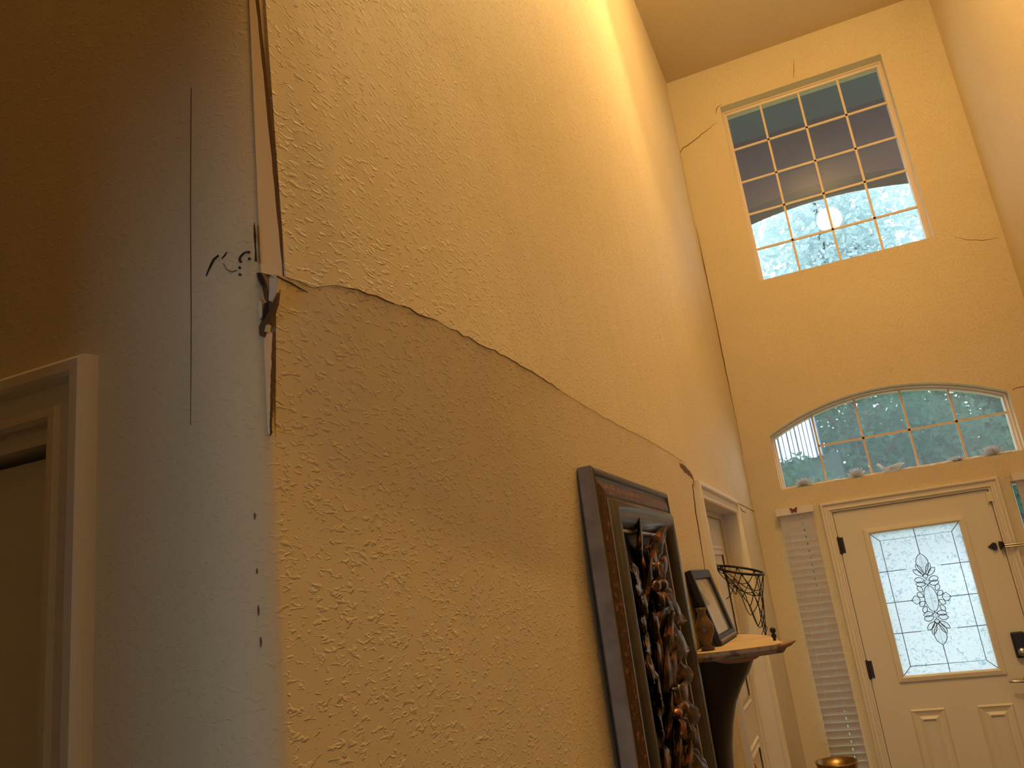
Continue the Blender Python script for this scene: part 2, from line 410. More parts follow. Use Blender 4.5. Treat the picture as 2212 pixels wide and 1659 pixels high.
# ================================================================== WINDOWS
def muntin(mb, a, b, wd, y, dep=.012):
    (x0, z0), (x1, z1) = a, b
    if abs(x0 - x1) < 1e-6: mb.box(x0 - wd / 2, x0 + wd / 2, y - dep / 2, y + dep / 2, z0, z1)
    else: mb.box(x0, x1, y - dep / 2, y + dep / 2, z0 - wd / 2, z0 + wd / 2)
GY = YB + .115          # plane of the glass
k_ = GY / YB
w1 = thing('window_1', (.40, YB, WZ0), 'large high square window with twenty small panes', 'window', kind='structure')
MB().sweep([(WX0, WZ0), (WX1, WZ0), (WX1, WZ1), (WX0, WZ1)], [(0, -.165), (0, -.085), (.014, -.085), (.014, -.095), (.030, -.100), (.030, -.165)], FB).build('window_frame', VINYL, w1)
gx = [WX0 + .03, .112 * k_, .384 * k_, .657 * k_, WX1 - .03]
gz = [WZ0 + .012] + [CAMZ + q * k_ for q in (2.236, 2.516, 2.780, 3.055)] + [WZ1 - .03]
gz[1] = CAMZ + 2.236 * k_
for x in gx[1:-1]: m_ = MB(); muntin(m_, (x, gz[0]), (x, gz[-1]), .015, GY - .006); m_.build('muntin', VINYL, w1)
for z in gz[1:-1]: m_ = MB(); muntin(m_, (gx[0], z), (gx[-1], z), .015, GY - .006); m_.build('muntin', VINYL, w1)
for i in range(4):
    for j in range(5):
        box(gx[i], gx[i + 1], GY + .002, GY + .005, gz[j], gz[j + 1]).build('pane', GLASSH, w1)

w2 = thing('window_2', (AX, YB, AZ0), 'wide arched transom window over the front door', 'window', kind='structure')
MB().sweep(arch_loop(), [(0, -.165), (0, -.06), (.010, -.06), (.012, -.09), (.022, -.095), (.022, -.165)], FB).build('window_frame', VINYL, w2)
ax = [AX - AHW + .022, -.031 * k_, .250 * k_, .528 * k_, .803 * k_, AX + AHW - .022]
def arch_z(x): return ACZ + math.sqrt((AR - .022) ** 2 - (x - AX) ** 2)
mz = CAMZ + .762 * k_
for x in ax[1:-1]: m_ = MB(); muntin(m_, (x, AZ0 + .01), (x, arch_z(x)), .014, GY - .006); m_.build('muntin', VINYL, w2)
m_ = MB(); muntin(m_, (ax[1], mz), (ax[-1], mz), .014, GY - .006); m_.build('muntin', VINYL, w2)
for i in range(5):
    def top(a, b):
        xs = [b + (a - b) * q / 6 for q in range(7)]; return [(x, arch_z(x)) for x in xs]
    cells = [(AZ0 + .008, None)] if i == 0 else [(AZ0 + .008, mz), (mz, None)]
    for z0, z1 in cells:
        a, b = ax[i], ax[i + 1]
        loop = [(a, z0), (b, z0)] + ([(b, z1), (a, z1)] if z1 else top(a, b))
        n = len(loop)
        MB().add([(x, GY + .002, z) for x, z in loop] + [(x, GY + .005, z) for x, z in loop],
                 [tuple(range(n)), tuple(range(n, 2 * n))[::-1]] + [(q, (q + 1) % n, n + (q + 1) % n, n + q) for q in range(n)]).build('pane', GLASS, w2)

sash = [(0, -.165), (0, -.05), (.012, -.05), (.018, -.07), (.018, -.165)]
for i, (a, b) in enumerate(SLX):
    s_ = thing('window_%d' % (3 + i), ((a + b) / 2, YB, SLZ0), ['narrow sidelight window behind the blind left of the front door', 'narrow sidelight window right of the front door'][i], 'window', kind='structure')
    MB().sweep([(a, SLZ0), (b, SLZ0), (b, SLZ1), (a, SLZ1)], sash, FB).build('window_frame', VINYL, s_)
    box(a + .018, b - .018, GY, GY + .004, SLZ0 + .018, SLZ1 - .018).build('pane', GLASSH, s_)

# ================================================================== CASINGS
CAS = [(0, 0), (0, .008), (.004, .013), (.012, .013), (.016, .008), (.033, .010), (.038, .019), (.042, .022), (.052, .022), (.056, .018), (.058, 0)]
def casing(name, a, b, ztop, fn, wd=1., flip=False, m=TRIM):
    mb = MB(); pth = [(a, 0), (a, ztop), (b, ztop), (b, 0)]
    mb.sweep(pth, [(-q * wd + 0 if False else q * wd, hh) for q, hh in CAS], fn, closed=False)
    return mb
# path runs up, over, down: the left-hand side of travel is outside the opening
t1 = casing('trim_1', DX0 - .012, DX1 + .012, DTOP + .012, FB, .95).build('trim_1', TRIM)
tag(t1, 'painted casing around the front door', 'trim', kind='structure')
t2 = casing('trim_2', DY0, DY1, DZ, FL, 1.3).build('trim_2', TRIM)
tag(t2, 'painted casing around the side door on the left wall', 'trim', kind='structure')
t3 = casing('trim_3', -1.62, DN1 - .004, DNZ + .004, FN, 1.15).build('trim_3', TRIM)
tag(t3, 'pale casing around the door nearest the camera', 'trim', kind='structure')

# ================================================================== DOORS
# near door
d3 = thing('door_3', (-1.2, YD, 0), 'dim white door at the far left edge', 'door', kind='structure')
jm = MB(); jm.box(DN1 - .018, DN1, YD + .0005, YD + .115, 0, DNZ); jm.box(-1.62, -1.602, YD + .0005, YD + .115, 0, DNZ); jm.box(-1.602, DN1 - .018, YD + .0005, YD + .115, DNZ - .018, DNZ)
jm.build('jamb', TRIM, d3)
st = MB(); st.box(DN1 - .028, DN1 - .0181, YD + .028, YD + .115, 0, DNZ - .03); st.box(-1.6, DN1 - .0282, YD + .060, YD + .115, DNZ - .03, DNZ - .0182)
st.build('door_stop', TRIM, d3)
box(-1.598, DN1 - .0285, YD + .02, YD + .055, .01, DNZ - .028).build('door_panel', DOORW, d3, bevel=.002)
box(-2.4, -.62, YD + .14, YD + .2, 0, 2.4).build('leak_block', DARK, d3)  # dark sheet added behind the door so no sky leaks through its gap
# side door in deep jamb on the left wall
XD = XL - .085
d2 = thing('door_2', (XD, 4.0, 0), 'white panelled side door set deep in the left wall', 'door', kind='structure')
jm = MB(); jm.box(XD - .04, XL + .001, DY0 - .02, DY0, 0, DZ); jm.box(XD - .04, XL + .001, DY1, DY1 + .02, 0, DZ); jm.box(XD - .04, XL + .001, DY0 - .02, DY1 + .02, DZ - .0001, DZ + .02)
jm.build('jamb', TRIM, d2)
st = MB(); st.box(XD - .03, XD + .012, 4.505, DY1 - .0005, 0, DZ - .001); st.box(XD - .03, XD + .012, DY0 + .0005, 3.455, 0, DZ - .001); st.box(XD - .03, XD + .012, 3.455, 4.505, DZ - .025, DZ - .001)
st.build('door_stop', TRIM, d2)
sl = box(XD - .04, XD, 3.46, 4.500, .012, DZ - .028).build('door_panel', DOORW, d2)
for a, b, z0, z1 in ((3.56, 3.91, .25, .95), (4.02, 4.39, .25, .95), (3.56, 3.91, 1.1, 1.88), (4.02, 4.39, 1.1, 1.88)):
    MB().sweep([(a, z0), (b, z0), (b, z1), (a, z1)], [(0, 0), (.012, .007), (.026, .002), (.045, .008)], lambda u, v, q: (XD + q, u, v)).build('panel_moulding', DOORW, d2)
box(XD - .16, XD - .10, 3.3, 4.56, 0, 2.2).build('leak_block', DARK, d2)  # dark sheet added to keep sky light out of the side door's gaps
kb = MB(); kb.lathe([(0, -.002), (.030, -.002), (.030, .006), (.010, .010), (.010, .03), (.020, .036), (.027, .048), (.027, .056), (.018, .066), (0, .069)], (XD, 3.70, .945), 20, 'x')
kb.build('door_knob', COPPER, d2, smooth=True)

# front door
d1 = thing('door_1', (.414, YB, 0), 'pale front door with a leaded glass window', 'door', kind='structure')
FY = YB + .012                       # inner face of the slab
FD = lambda u, v, q: (u, FY - q, v)
LX0, LX1, LZ0, LZ1 = .148, .668, CAMZ - .716, CAMZ + .152
slab_with_holes('door_slab', rect(DX0 + .003, DX1 - .003, .012, DTOP - .003), [rect(LX0 - .005, LX1 + .005, LZ0 - .005, LZ1 + .005)], DOORW, FD, .045, d1)
jm = MB(); jm.box(DX0 - .021, DX0, YB - .001, YB + .12, 0, DTOP + .02); jm.box(DX1, DX1 + .021, YB - .001, YB + .12, 0, DTOP + .02); jm.box(DX0, DX1, YB - .001, YB + .12, DTOP, DTOP + .02)
jm.build('jamb', TRIM, d1)
gp = MB(); gp.box(DX0 - .004, DX0 + .006, FY + .02, FY + .06, 0, DTOP + .001); gp.box(DX1 - .006, DX1 + .004, FY + .02, FY + .06, 0, DTOP + .001); gp.box(DX0, DX1, FY + .02, FY + .06, DTOP - .006, DTOP + .004)
gp.build('weatherstrip', DARK, d1)
MB().sweep([(LX0, LZ0), (LX1, LZ0), (LX1, LZ1), (LX0, LZ1)], [(.002, -.03), (.002, .008), (-.008, .014), (-.022, .012), (-.032, .010), (-.034, 0)], FD).build('lite_frame', DOORW, d1)
for a, b in ((.137, .329), (.500, .690)):
    MB().sweep([(a, .26), (b, .26), (b, CAMZ - .908), (a, CAMZ - .908)], [(0, 0), (.008, .010), (.022, .004), (.04, -.001), (.055, .008), (.06, .008)], FD).build('panel_moulding', DOORW, d1)
# leaded glass
LCX, LCZ = (LX0 + LX1) / 2, (LZ0 + LZ1) / 2; HW, HH = (LX1 - LX0) / 2, (LZ1 - LZ0) / 2
lite = thing('leaded_glass', (LCX, FY + .02, LZ0), '', ''); del lite['label']; del lite['category']
lite.parent = d1; lite.matrix_parent_inverse = Matrix.Translation(-Vector(d1.location))
GLY = FY + .016
came = []
def pane_poly(pts, y, t, name='glass_piece', m=OBSC, raise_=0.):
    """obscure texture on the room side of the piece, clear glass behind"""
    n = len(pts); cx = sum(p[0] for p in pts) / n; cz = sum(p[1] for p in pts) / n
    V = [(LCX + x, y, LCZ + z) for x, z in pts] + [(LCX + x, y + t, LCZ + z) for x, z in pts]
    F = [tuple(range(n, 2 * n))] + [(q, n + q, n + (q + 1) % n, (q + 1) % n) for q in range(n)]
    if raise_:
        V += [(LCX + cx + (x - cx) * .62, y - raise_, LCZ + cz + (z - cz) * .62) for x, z in pts]
        F += [(q, (q + 1) % n, 2 * n + (q + 1) % n, 2 * n + q) for q in range(n)] + [tuple(range(2 * n, 3 * n))]
    else: F.append(tuple(range(n))[::-1])
    o = MB().add(V, F).build(name, m, lite)
    if m is OBSC:
        o.data.materials.append(GLASS)
        for p in o.data.polygons[:n + 1]: p.material_index = 1
    return o
BI, BZ = HW - .052, HH - .052
ch = [-HH, -.185, 0., .19, HH]
ci = [-BZ, -.185, 0., .19, BZ]
g = .0006
for sx in (-1, 1):
    for q in range(4):
        pane_poly([(sx * HW, ch[q] + g), (sx * BI, ci[q] + g), (sx * BI, ci[q + 1] - g), (sx * HW, ch[q + 1] - g)], GLY, .004)
        pane_poly([(sx * BI, ci[q] + g), (sx * g, ci[q] + g), (sx * g, ci[q + 1] - g), (sx * BI, ci[q + 1] - g)], GLY, .004)
        if q: came.append([(sx * HW, ch[q]), (sx * .10, ch[q])])
    for sz in (-1, 1):
        pane_poly([(sx * HW, sz * HH), (0, sz * HH), (0, sz * BZ), (sx * BI, sz * BZ)], GLY, .004)
        came.append([(sx * HW, sz * HH), (sx * BI, sz * BZ)])
came.append([(-BI, -BZ), (BI, -BZ), (BI, BZ), (-BI, BZ), (-BI, -BZ)])
for sz in (-1, 1): came.append([(0, sz * HH), (0, sz * .275)])
def petal(x0, z0, x1, z1, wd, n=7, asym=0.):
    d = Vector((x1 - x0, z1 - z0)); L = d.length; d /= L; s_ = Vector((-d.y, d.x)); up = []; dn = []
    for q in range(n + 1):
        t = q / n; hgt = wd * math.sin(math.pi * t) ** .75 * (1 + .35 * (t - .5)); p = Vector((x0, z0)) + d * L * t
        up.append(tuple(p + s_ * hgt * (1 + asym))); dn.append(tuple(p - s_ * hgt * (1 - asym)))
    return up + dn[-2:0:-1]
cluster = [[(.037 * math.cos(a), .078 * math.sin(a)) for a in [2 * math.pi * q / 20 for q in range(20)]]]
for sz in (-1, 1):
    cluster.append([(x, sz * z) for x, z in petal(0, .150, 0, .275, .034, 9)])
    cluster.append([(.013 * math.cos(2 * math.pi * q / 10), sz * (.135 + .013 * math.sin(2 * math.pi * q / 10))) for q in range(10)])
    cluster.append([(0, sz * .080), (.016, sz * .100), (0, sz * .118), (-.016, sz * .100)])
    for sx in (-1, 1):
        for pp in ((.008, .142, .040, .212, .013), (.014, .136, .062, .182, .014), (.012, .112, .068, .118, .017), (.010, .086, .066, .094, .015), (.038, .042, .060, .080, .013), (.040, .012, .072, .040, .014)):
            cluster.append([(sx * x, sz * z) for x, z in petal(*pp)])
for sx in (-1, 1): cluster.append([(sx * x, z) for x, z in ((.072, .020), (.088, .026), (.112, 0), (.088, -.026), (.072, -.020), (.062, 0))])
for c in cluster:
    pane_poly(c, GLY - .0025, .002, 'bevel_piece', BEVG, .002); came.append(c + [c[0]])
cm = MB()
for c in came: cm.tube([(LCX + x, GLY - .003, LCZ + z) for x, z in c], .0022, 5)
cm.build('lead_came', mat('lead_came', (.05, .055, .07), .5, .6), lite)
# hardware
for z in (CAMZ + .105, CAMZ - .66):
    hb = MB(); hb.lathe([(0, -.062), (.006, -.056), (.009, -.05), (.009, .05), (.006, .056), (0, .062)], (DX0 + .001, FY - .010, z), 10); hb.box(DX0 + .003, DX0 + .03, FY - .004, FY - .0005, z - .05, z + .05)
    hb.build('hinge', BRONZE, d1, smooth=False)
lk = MB(); lk.box(.772, .842, FY - .030, FY - .0005, CAMZ - .665, CAMZ - .520)
lock = lk.build('deadbolt_lock', BLACK, d1, bevel=.008)
MB().lathe([(0, .0), (.024, 0), (.024, .014), (.019, .018), (0, .018)], (.807, FY - .048, CAMZ - .632), 20, 'y').build('thumb_turn', CHROME, lock, smooth=True)
hd = MB(); hd.lathe([(0, 0), (.028, 0), (.030, .010), (.030, .018), (0, .018)], (.805, FY - .0185, CAMZ - .79), 20, 'y')
hd.tube([(.805, FY - .02, CAMZ - .79), (.805, FY - .05, CAMZ - .79), (.79, FY - .056, CAMZ - .789), (.72, FY - .056, CAMZ - .785), (.695, FY - .05, CAMZ - .786)], [.010, .010, .010, .008, .007], 10)
hd.build('door_lever', CHROME, d1, smooth=True)
lt = MB(); cx, cz = .828, CAMZ - .022
lt.add([(cx - .045, FY - .006, cz), (cx - .012, FY - .012, cz + .024), (cx + .004, FY - .012, cz + .018), (cx + .004, FY - .012, cz - .018), (cx - .012, FY - .012, cz - .024),
        (cx - .045, FY, cz), (cx - .012, FY, cz + .024), (cx + .004, FY, cz + .018), (cx + .004, FY, cz - .018), (cx - .012, FY, cz - .024)],
       [(0, 1, 2, 3, 4)[::-1]] + [(q, (q + 1) % 5, 5 + (q + 1) % 5, 5 + q) for q in range(5)])
lt.tube([(cx - .02, FY - .01, cz), (cx - .02, FY - .035, cz)], .006, 8)
lt.build('latch_keeper', BRONZE, d1)
gd = MB()
gd.add([(cx + .050, YB - .013, cz), (cx + .035, YB - .020, cz + .022), (cx + .018, YB - .020, cz + .026), (cx + .014, YB - .020, cz), (cx + .018, YB - .020, cz - .026), (cx + .035, YB - .020, cz - .022),
        (cx + .050, YB - .013, cz), (cx + .035, FY, cz + .022), (cx + .018, FY, cz + .026), (cx + .014, FY, cz), (cx + .018, FY, cz - .026), (cx + .035, FY, cz - .022)],
       [(0, 1, 2, 3, 4, 5)[::-1]] + [(q, (q + 1) % 6, 6 + (q + 1) % 6, 6 + q) for q in range(6)])
gb = gd.build('door_guard', BRONZE)
tag(gb, 'dark bronze swing bar guard beside the upper right of the front door', 'door guard')
mbx = MB(); mbx.tube([(cx + .04, YB - .030, cz), (cx + .10, YB - .036, cz - .002), (cx + .135, YB - .038, cz - .003)], .0055, 8); mbx.tube([(cx + .04, YB - .030, cz - .012), (cx + .10, YB - .036, cz - .014), (cx + .135, YB - .038, cz - .015)], .0055, 8)
mbx.build('swing_bar', CHROME, gb)
sn = box(.850, .886, FY - .016, FY - .0005, CAMZ + .235, CAMZ + .302).build('door_sensor', TRIM, bevel=.004)
tag(sn, 'small cream contact sensor at the top corner of the front door', 'sensor')
box(.856, .872, FY - .019, FY - .0162, CAMZ + .238, CAMZ + .244).build('magnet', BRONZE, sn)

# ================================================================== BLINDS
def blind(a, b, label, gap_at=None):
    t = thing('window_blind', ((a + b) / 2, YB - .035, .1), label, 'blind', 'faux wood blinds on the sidelights')
    top = CAMZ + .345
    MB().box(a - .018, b + .012, YB - .062, YB - .050, top - .004, top + .042).build('valance', BLIND, t, bevel=.003)
    MB().box(a - .010, b + .006, YB - .048, YB - .004, top + .002, top + .038).build('head_rail', BLIND, t)
    z = top - .024; i = 0; pitch = .0445; xc = a + (b - a) * .66
    while z > .16:
        an = math.radians(-68 if i != gap_at else -25); c, s_ = math.cos(an) * .025, math.sin(an) * .025; th = .0016
        mb = MB()
        def strip(x0, x1, t0, t1):
            P = lambda t: (YB - .030 + c * t, z + s_ * t)
            (ya, za), (yb, zb) = P(t0), P(t1)
            mb.add([(x0, ya - th, za), (x1, ya - th, za), (x1, yb - th, zb), (x0, yb - th, zb), (x0, ya + th, za), (x1, ya + th, za), (x1, yb + th, zb), (x0, yb + th, zb)],
                   [(0, 1, 2, 3), (7, 6, 5, 4), (0, 4, 5, 1), (3, 2, 6, 7), (0, 3, 7, 4), (1, 5, 6, 2)])
        strip(a, xc - .003, -1, 1); strip(xc + .003, b, -1, 1); strip(xc - .003, xc + .003, -1, -.35); strip(xc - .003, xc + .003, .35, 1)
        mb.build('slat', BLIND, t); z -= pitch; i += 1
    cd = MB(); cd.tube([(a + .045, YB - .056, top), (a + .045, YB - .056, .14)], .0012, 5); cd.build('ladder_cord', BLIND, t)
    MB().box(a, b, YB - .05, YB - .02, .105, .135).build('bottom_rail', BLIND, t, bevel=.003)
    return t
blind(SLX[0][0] - .004, SLX[0][1] + .004, 'narrow white slatted blind with butterfly, left of the front door', 36)
blind(SLX[1][0] + .024, SLX[1][1] + .03, 'narrow white slatted blind at the right edge of the photo')
bf = MB(); bx, bz, by = -.270, CAMZ + .366, YB - .0635
for s_ in (-1, 1):
    bf.add([(bx, by, bz + .002), (bx + s_ * .010, by - .006, bz + .016), (bx + s_ * .024, by - .009, bz + .019), (bx + s_ * .022, by - .008, bz + .006), (bx + s_ * .016, by - .006, bz), (bx + s_ * .017, by - .006, bz - .012), (bx + s_ * .007, by - .003, bz - .016)], [(0, 1, 2, 3, 4, 5, 6)])
bo = bf.build('wings', mat('butterfly_red', (.22, .035, .025), .5))
btf = thing('butterfly_ornament', (bx, by, bz), 'tiny dark red butterfly ornament on the blind valance', 'ornament')
bo.parent = btf; bo.matrix_parent_inverse = Matrix.Translation(-Vector(btf.location))
sd = bo.modifiers.new('thick', 'SOLIDIFY'); sd.thickness = .001
MB().tube([(bx, by + .001, bz - .014), (bx, by - .002, bz), (bx, by - .001, bz + .013)], [.0008, .0022, .0012], 6).build('body', DARK, btf)

# ================================================================== CRACKS ON THE FRONT WALL
def fcrack(px, wd, m=DARK, jg=0.): ribbon([on_front(x, y) for x, y in px], wd, (0, -1, 0), m, wf, jag=jg)
fcrack(dense([(1549, 264), (1535, 275), (1515, 290), (1500, 303), (1485, 314), (1472, 323), (1468, 338)], 3, .8), [.002, .006, .008, .004], RUST, .0006)
fcrack(dense([(1558, 226), (1550, 231), (1547, 240), (1546, 246)], 3, .5), [.003, .006, .002], RUST)
fcrack(dense([(1714, 128), (1715, 150), (1714, 168)], 3, .5), [.001, .004, .002], RUST)
fcrack(dense([(2062, 512), (2090, 518), (2125, 519), (2158, 513)], 4, .5), [.001, .003, .004, .001], RUST)
fcrack(dense([(2186, 843), (2196, 838), (2212, 835), (2240, 833)], 4, .4), [.003, .005, .003], RUST)
cp = [Vector((XL + .004, YB, CAMZ + 2.55 - 1.75 * i / 60 )) for i in range(61)]
ribbon([p + Vector((random.uniform(-.0012, .0012), 0, 0)) for p in cp], [.001, .006, .005, .007, .003, .001], (0, -1, 0), RUST, wf, jag=.0006)

# ================================================================== CRACKS ON THE LEFT WALL
def lcrack(px, wd, m=DARK, fn=d_low, jg=0., nrm=(1, 0, 0), off=0.): return ribbon([on_left(x, y, fn, off) for x, y in px], wd, nrm, m, wl, jag=jg)
# along the horizontal split
def edge_run(a, b, wd, m):
    ys = [y for y in ycols if a <= y <= b]
    ribbon([(XL + d_up(y, zedge(y)) - .0004, y, zedge(y) + jag(y)) for y in ys], wd, (1, 0, 0), m, wl, lift=.001, jag=.0002)
edge_run(.78, .90, [.0003, .0013, .0008], RUST); edge_run(.90, 1.02, [.0006, .0013, .0004], RUST)
edge_run(1.05, 1.62, [.0003, .0009, .0003], RUST)
lcrack(dense([(597, 597), (625, 610), (645, 622), (664, 632)], 4, .5), [.0016, .002, .0016, .0004], DARK)
# torn end of the split and the vertical crack beside the side door
lcrack(dense([(1468, 1001), (1478, 1012), (1490, 1022), (1497, 1036), (1499, 1052)], 3, 1.), [.010, .030, .022, .016, .012], RUST, jg=.003)
lcrack(dense([(1496, 1046), (1503, 1105), (1512, 1160), (1519, 1204)], 6, .4), [.008, .014, .010, .003], DARK, off=.001)
lcrack(dense([(1519, 1204), (1524, 1240), (1528, 1275)], 4, .3), [.004, .003], RUST, off=.001)
lcrack(dense([(1597, 1092), (1599, 1098), (1604, 1104), (1611, 1107)], 3, .3), [.003, .008, .004], RUST, None)

# ================================================================== TORN CORNER
# raw strip laid bare between the rounded corner and the boards, with a torn paper groove along it
def bare_strip(z0, z1, wfn, gw):
    n = 40; zs = [z0 + (z1 - z0) * i / n for i in range(n + 1)]; vs = []; gr = []
    for z in zs:
        wd = wfn(z) + random.uniform(-.0004, .0004)
        a = Vector((XL + .0004, .6545, z)); b = Vector((XL + .0020 + .33 * wd, .6545 + wd, z))
        vs += [(XL - .006, .660, z), a, b, b + Vector((-.0015, .003, 0))]; gr.append(b + Vector((.0002, .0024, 0)))
    MB().add(vs, [(i * 4 + k, i * 4 + k + 1, i * 4 + k + 5, i * 4 + k + 4) for i in range(n) for k in range(3)]).build('bared_corner_strip', PLAST, wl)
    ribbon(gr, gw, (1, -.55, 0), RUST, wl, 'torn_groove', jag=.0005)
ZT = CAMZ + .383
bare_strip(ZT, ZT + .75, lambda z: .0035 + .0215 * max(0, 1 - (z - ZT) / .42) ** .9, [.0040, .0050, .0048, .0040, .003])
bare_strip(CAMZ + .200, CAMZ + .315, lambda z: .0004 + .0085 * max(0, (z - CAMZ - .2) / .115) ** 1.15, [.0006, .0030, .0042, .0036])
def near_poly(name, px, m, off=.001, parent=None):
    P = []
    for x, y in px:
        d = ray(x, y); yy = .656 - off; P.append(Vector((d.x * yy / d.y, yy, d.z * yy / d.y + CAMZ)))
    n = len(P); Q = [p + Vector((-.001, .006, 0)) for p in P]
    return MB().add(P + Q, [tuple(range(n)), tuple(range(n, 2 * n))[::-1]] + [(q, n + q, n + (q + 1) % n, (q + 1) % n) for q in range(n)]).build(name, m, parent or wl)
near_poly('torn_hole', [(554, 589), (566, 589), (577, 612), (581, 640), (578, 655), (571, 645), (566, 622), (557, 605)], RUST, .0035)
near_poly('torn_hole', [(571, 655), (578, 652), (590, 650), (600, 622), (597, 652), (588, 678), (583, 700), (573, 705), (569, 728), (560, 724), (559, 706), (566, 690)], RUST, .0035)
near_poly('torn_hole', [(554, 589), (562, 589), (570, 606), (572, 622), (563, 610)], DARK, .0042)
near_poly('torn_hole', [(572, 656), (580, 653), (580, 672), (568, 692), (566, 688)], DARK, .0042)
near_poly('paper_flap', [(581, 600), (601, 604), (596, 632), (587, 652), (580, 648), (582, 625)], PLAST, .006)
near_poly('paper_flap', [(560, 645), (566, 655), (566, 684), (561, 690), (557, 668)], PLAST, .005)
near_poly('paper_flap', [(574, 703), (580, 700), (576, 716), (571, 716)], PLAST, .006)
def ncrack(px, wd, m=DARK):
    P = []
    for x, y in px:
        d = ray(x, y); yy = .632
        for _ in range(8):
            X = d.x * yy / d.y; s_ = max(0., min(1., (X - XN) / .085)); yy = .665 - .035 * math.sqrt(1 - s_ * s_) if X > XN else YD
        P.append(Vector((d.x * yy / d.y, yy, d.z * yy / d.y + CAMZ)))
    mid = P[len(P) // 2]; s_ = max(0., min(.9, (mid.x - XN) / .085))
    ribbon(P, wd, (s_ * .5, -math.sqrt(1 - s_ * s_), 0), m, wn, lift=.0014)
ncrack(dense([(446, 597), (455, 576), (463, 561), (473, 552)], 3, .4), [.0006, .0020, .0024, .0016])
ncrack(dense([(479, 560), (486, 552), (491, 545)], 3, .3), [.0006, .0014, .0005])
ncrack(dense([(517, 565), (519, 556), (526, 548), (534, 544)], 3, .3), [.0022, .0020, .0010])
ncrack(dense([(549, 482), (551, 510), (552, 535), (553, 566)], 4, .3), [.0006, .0022, .0008, .0024])
ncrack(dense([(483, 570), (490, 583), (502, 588), (512, 584)], 3, .3), [.0005, .0006, .0005], RUST)
for x, y in ((537, 545.5), (538.5, 559.5), (518, 579), (518.5, 594), (520, 566)):
    ncrack([(x, y - 2.6), (x, y - 1.4), (x, y + 1.4), (x, y + 2.6)], [.0012, .0026, .0026, .0012])
for x, y0, y1 in ((571, 1108, 1122), (579, 1308, 1330), (584, 1376, 1398), (576, 1228, 1240)):
    ncrack(dense([(x - 22, y0), (x - 21, (y0 + y1) / 2), (x - 21, y1)], 2), [.0004, .0014, .0004], RUST)

# ================================================================== CARVED WALL PANEL
PX = XL + .0135
PY0, PY1, PZ0, PZ1 = 1.672, 2.467, .86, CAMZ + .272
FP = lambda u, v, q: (PX + q, u, v)
FWOOD = mat('frame_side', (.30, .25, .22), .5, .25, noise=(16, (.20, .15, .125), .4, .65), bump=(60, .3, .001))
FBAND = mat('frame_red_band', (.075, .028, .015), .5, .2, noise=(70, (.30, .11, .045), .55, .68), bump=(90, 1., .003))
FDARK = mat('frame_dark_wood', (.022, .014, .009), .38, .2, noise=(25, (.038, .027, .020), .4, .7), coat=.15)
GILT = mat('worn_gilt_edge', (.50, .42, .33), .35, .7)
LEAFB = mat('carved_bronze_leaf', (.035, .02, .012), .28, .75, noise=(22, (.42, .16, .045), .50, .72), bump=(70, .4, .002))
pn = thing('carved_wall_panel', (PX, (PY0 + PY1) / 2, PZ0), 'dark framed panel of carved bronze leaves on the left wall', 'wall art')
PP = [(PY0, PZ0), (PY1, PZ0), (PY1, PZ1), (PY0, PZ1)]
MB().sweep(PP, [(.004, 0), (0, .004), (0, .034), (.004, .0365)], FP).build('frame_side', FWOOD, pn)
MB().sweep(PP, [(.004, .0365), (.010, .0385), (.016, .037), (.020, .032), (.026, .031), (.030, .034)], FP).build('outer_moulding', FDARK, pn)
MB().sweep(PP, [(.030, .034), (.045, .040), (.060, .043), (.066, .041)], FP).build('ornament_band', FBAND, pn)
MB().sweep(PP, [(.066, .041), (.070, .050), (.080, .057), (.092, .0595), (.106, .057), (.118, .050), (.127, .040), (.131, .030)], FP).build('ridge_moulding', FDARK, pn, smooth=True)
MB().sweep(PP, [(.131, .030), (.132, .034), (.136, .035), (.139, .033), (.139, .012)], FP).build('inner_lip', GILT, pn)
MB().sweep(PP, [(.066, .041), (.067, .0435), (.069, .0445), (.0695, .047)], FP).build('gilt_line', GILT, pn)
box(PX + .006, PX + .014, PY0 + .135, PY1 - .135, PZ0 + .135, PZ1 - .135).build('backing_board', mat('panel_back', (.018, .012, .009), .55), pn)
def leaf_mesh(L, Wd, curl, lobes):
    mb = MB(); nu, nv = 8, 14; vs = []
    for j in range(nv + 1):
        t = j / nv; half = Wd * math.sin(math.pi * min(1, t * .93 + .05)) ** .8 * (1 - .25 * t) * (1 + .22 * math.sin(lobes * 2 * math.pi * t))
        for i in range(nu + 1):
            s_ = i / nu * 2 - 1
            x = s_ * half; z = L * t - abs(s_) * half * .45
            h_ = .010 + .020 * math.sin(math.pi * t) * (1 - s_ * s_ * .8) + curl * t * t + .006 * math.cos(s_ * math.pi * 3) * (1 - t) - .004 * math.exp(-(s_ * 5) ** 2)
            vs.append((h_, x, z))
    fs = [(j * (nu + 1) + i, j * (nu + 1) + i + 1, (j + 1) * (nu + 1) + i + 1, (j + 1) * (nu + 1) + i) for j in range(nv) for i in range(nu)]
    o = len(vs); vs += [(max(0, a - .006), b, c) for a, b, c in vs]; fs += [tuple(q + o for q in f)[::-1] for f in fs]
    me = bpy.data.meshes.new('carved_leaf'); me.from_pydata(vs, [], fs); me.update(); me.materials.append(LEAFB)
    for p in me.polygons: p.use_smooth = True
    return me
LM = [leaf_mesh(.15, .045, .030, 3), leaf_mesh(.12, .055, .040, 2.5), leaf_mesh(.10, .032, .022, 3.5), leaf_mesh(.17, .038, .045, 4)]
pcy = (PY0 + PY1) / 2
rnd = random.Random(11)
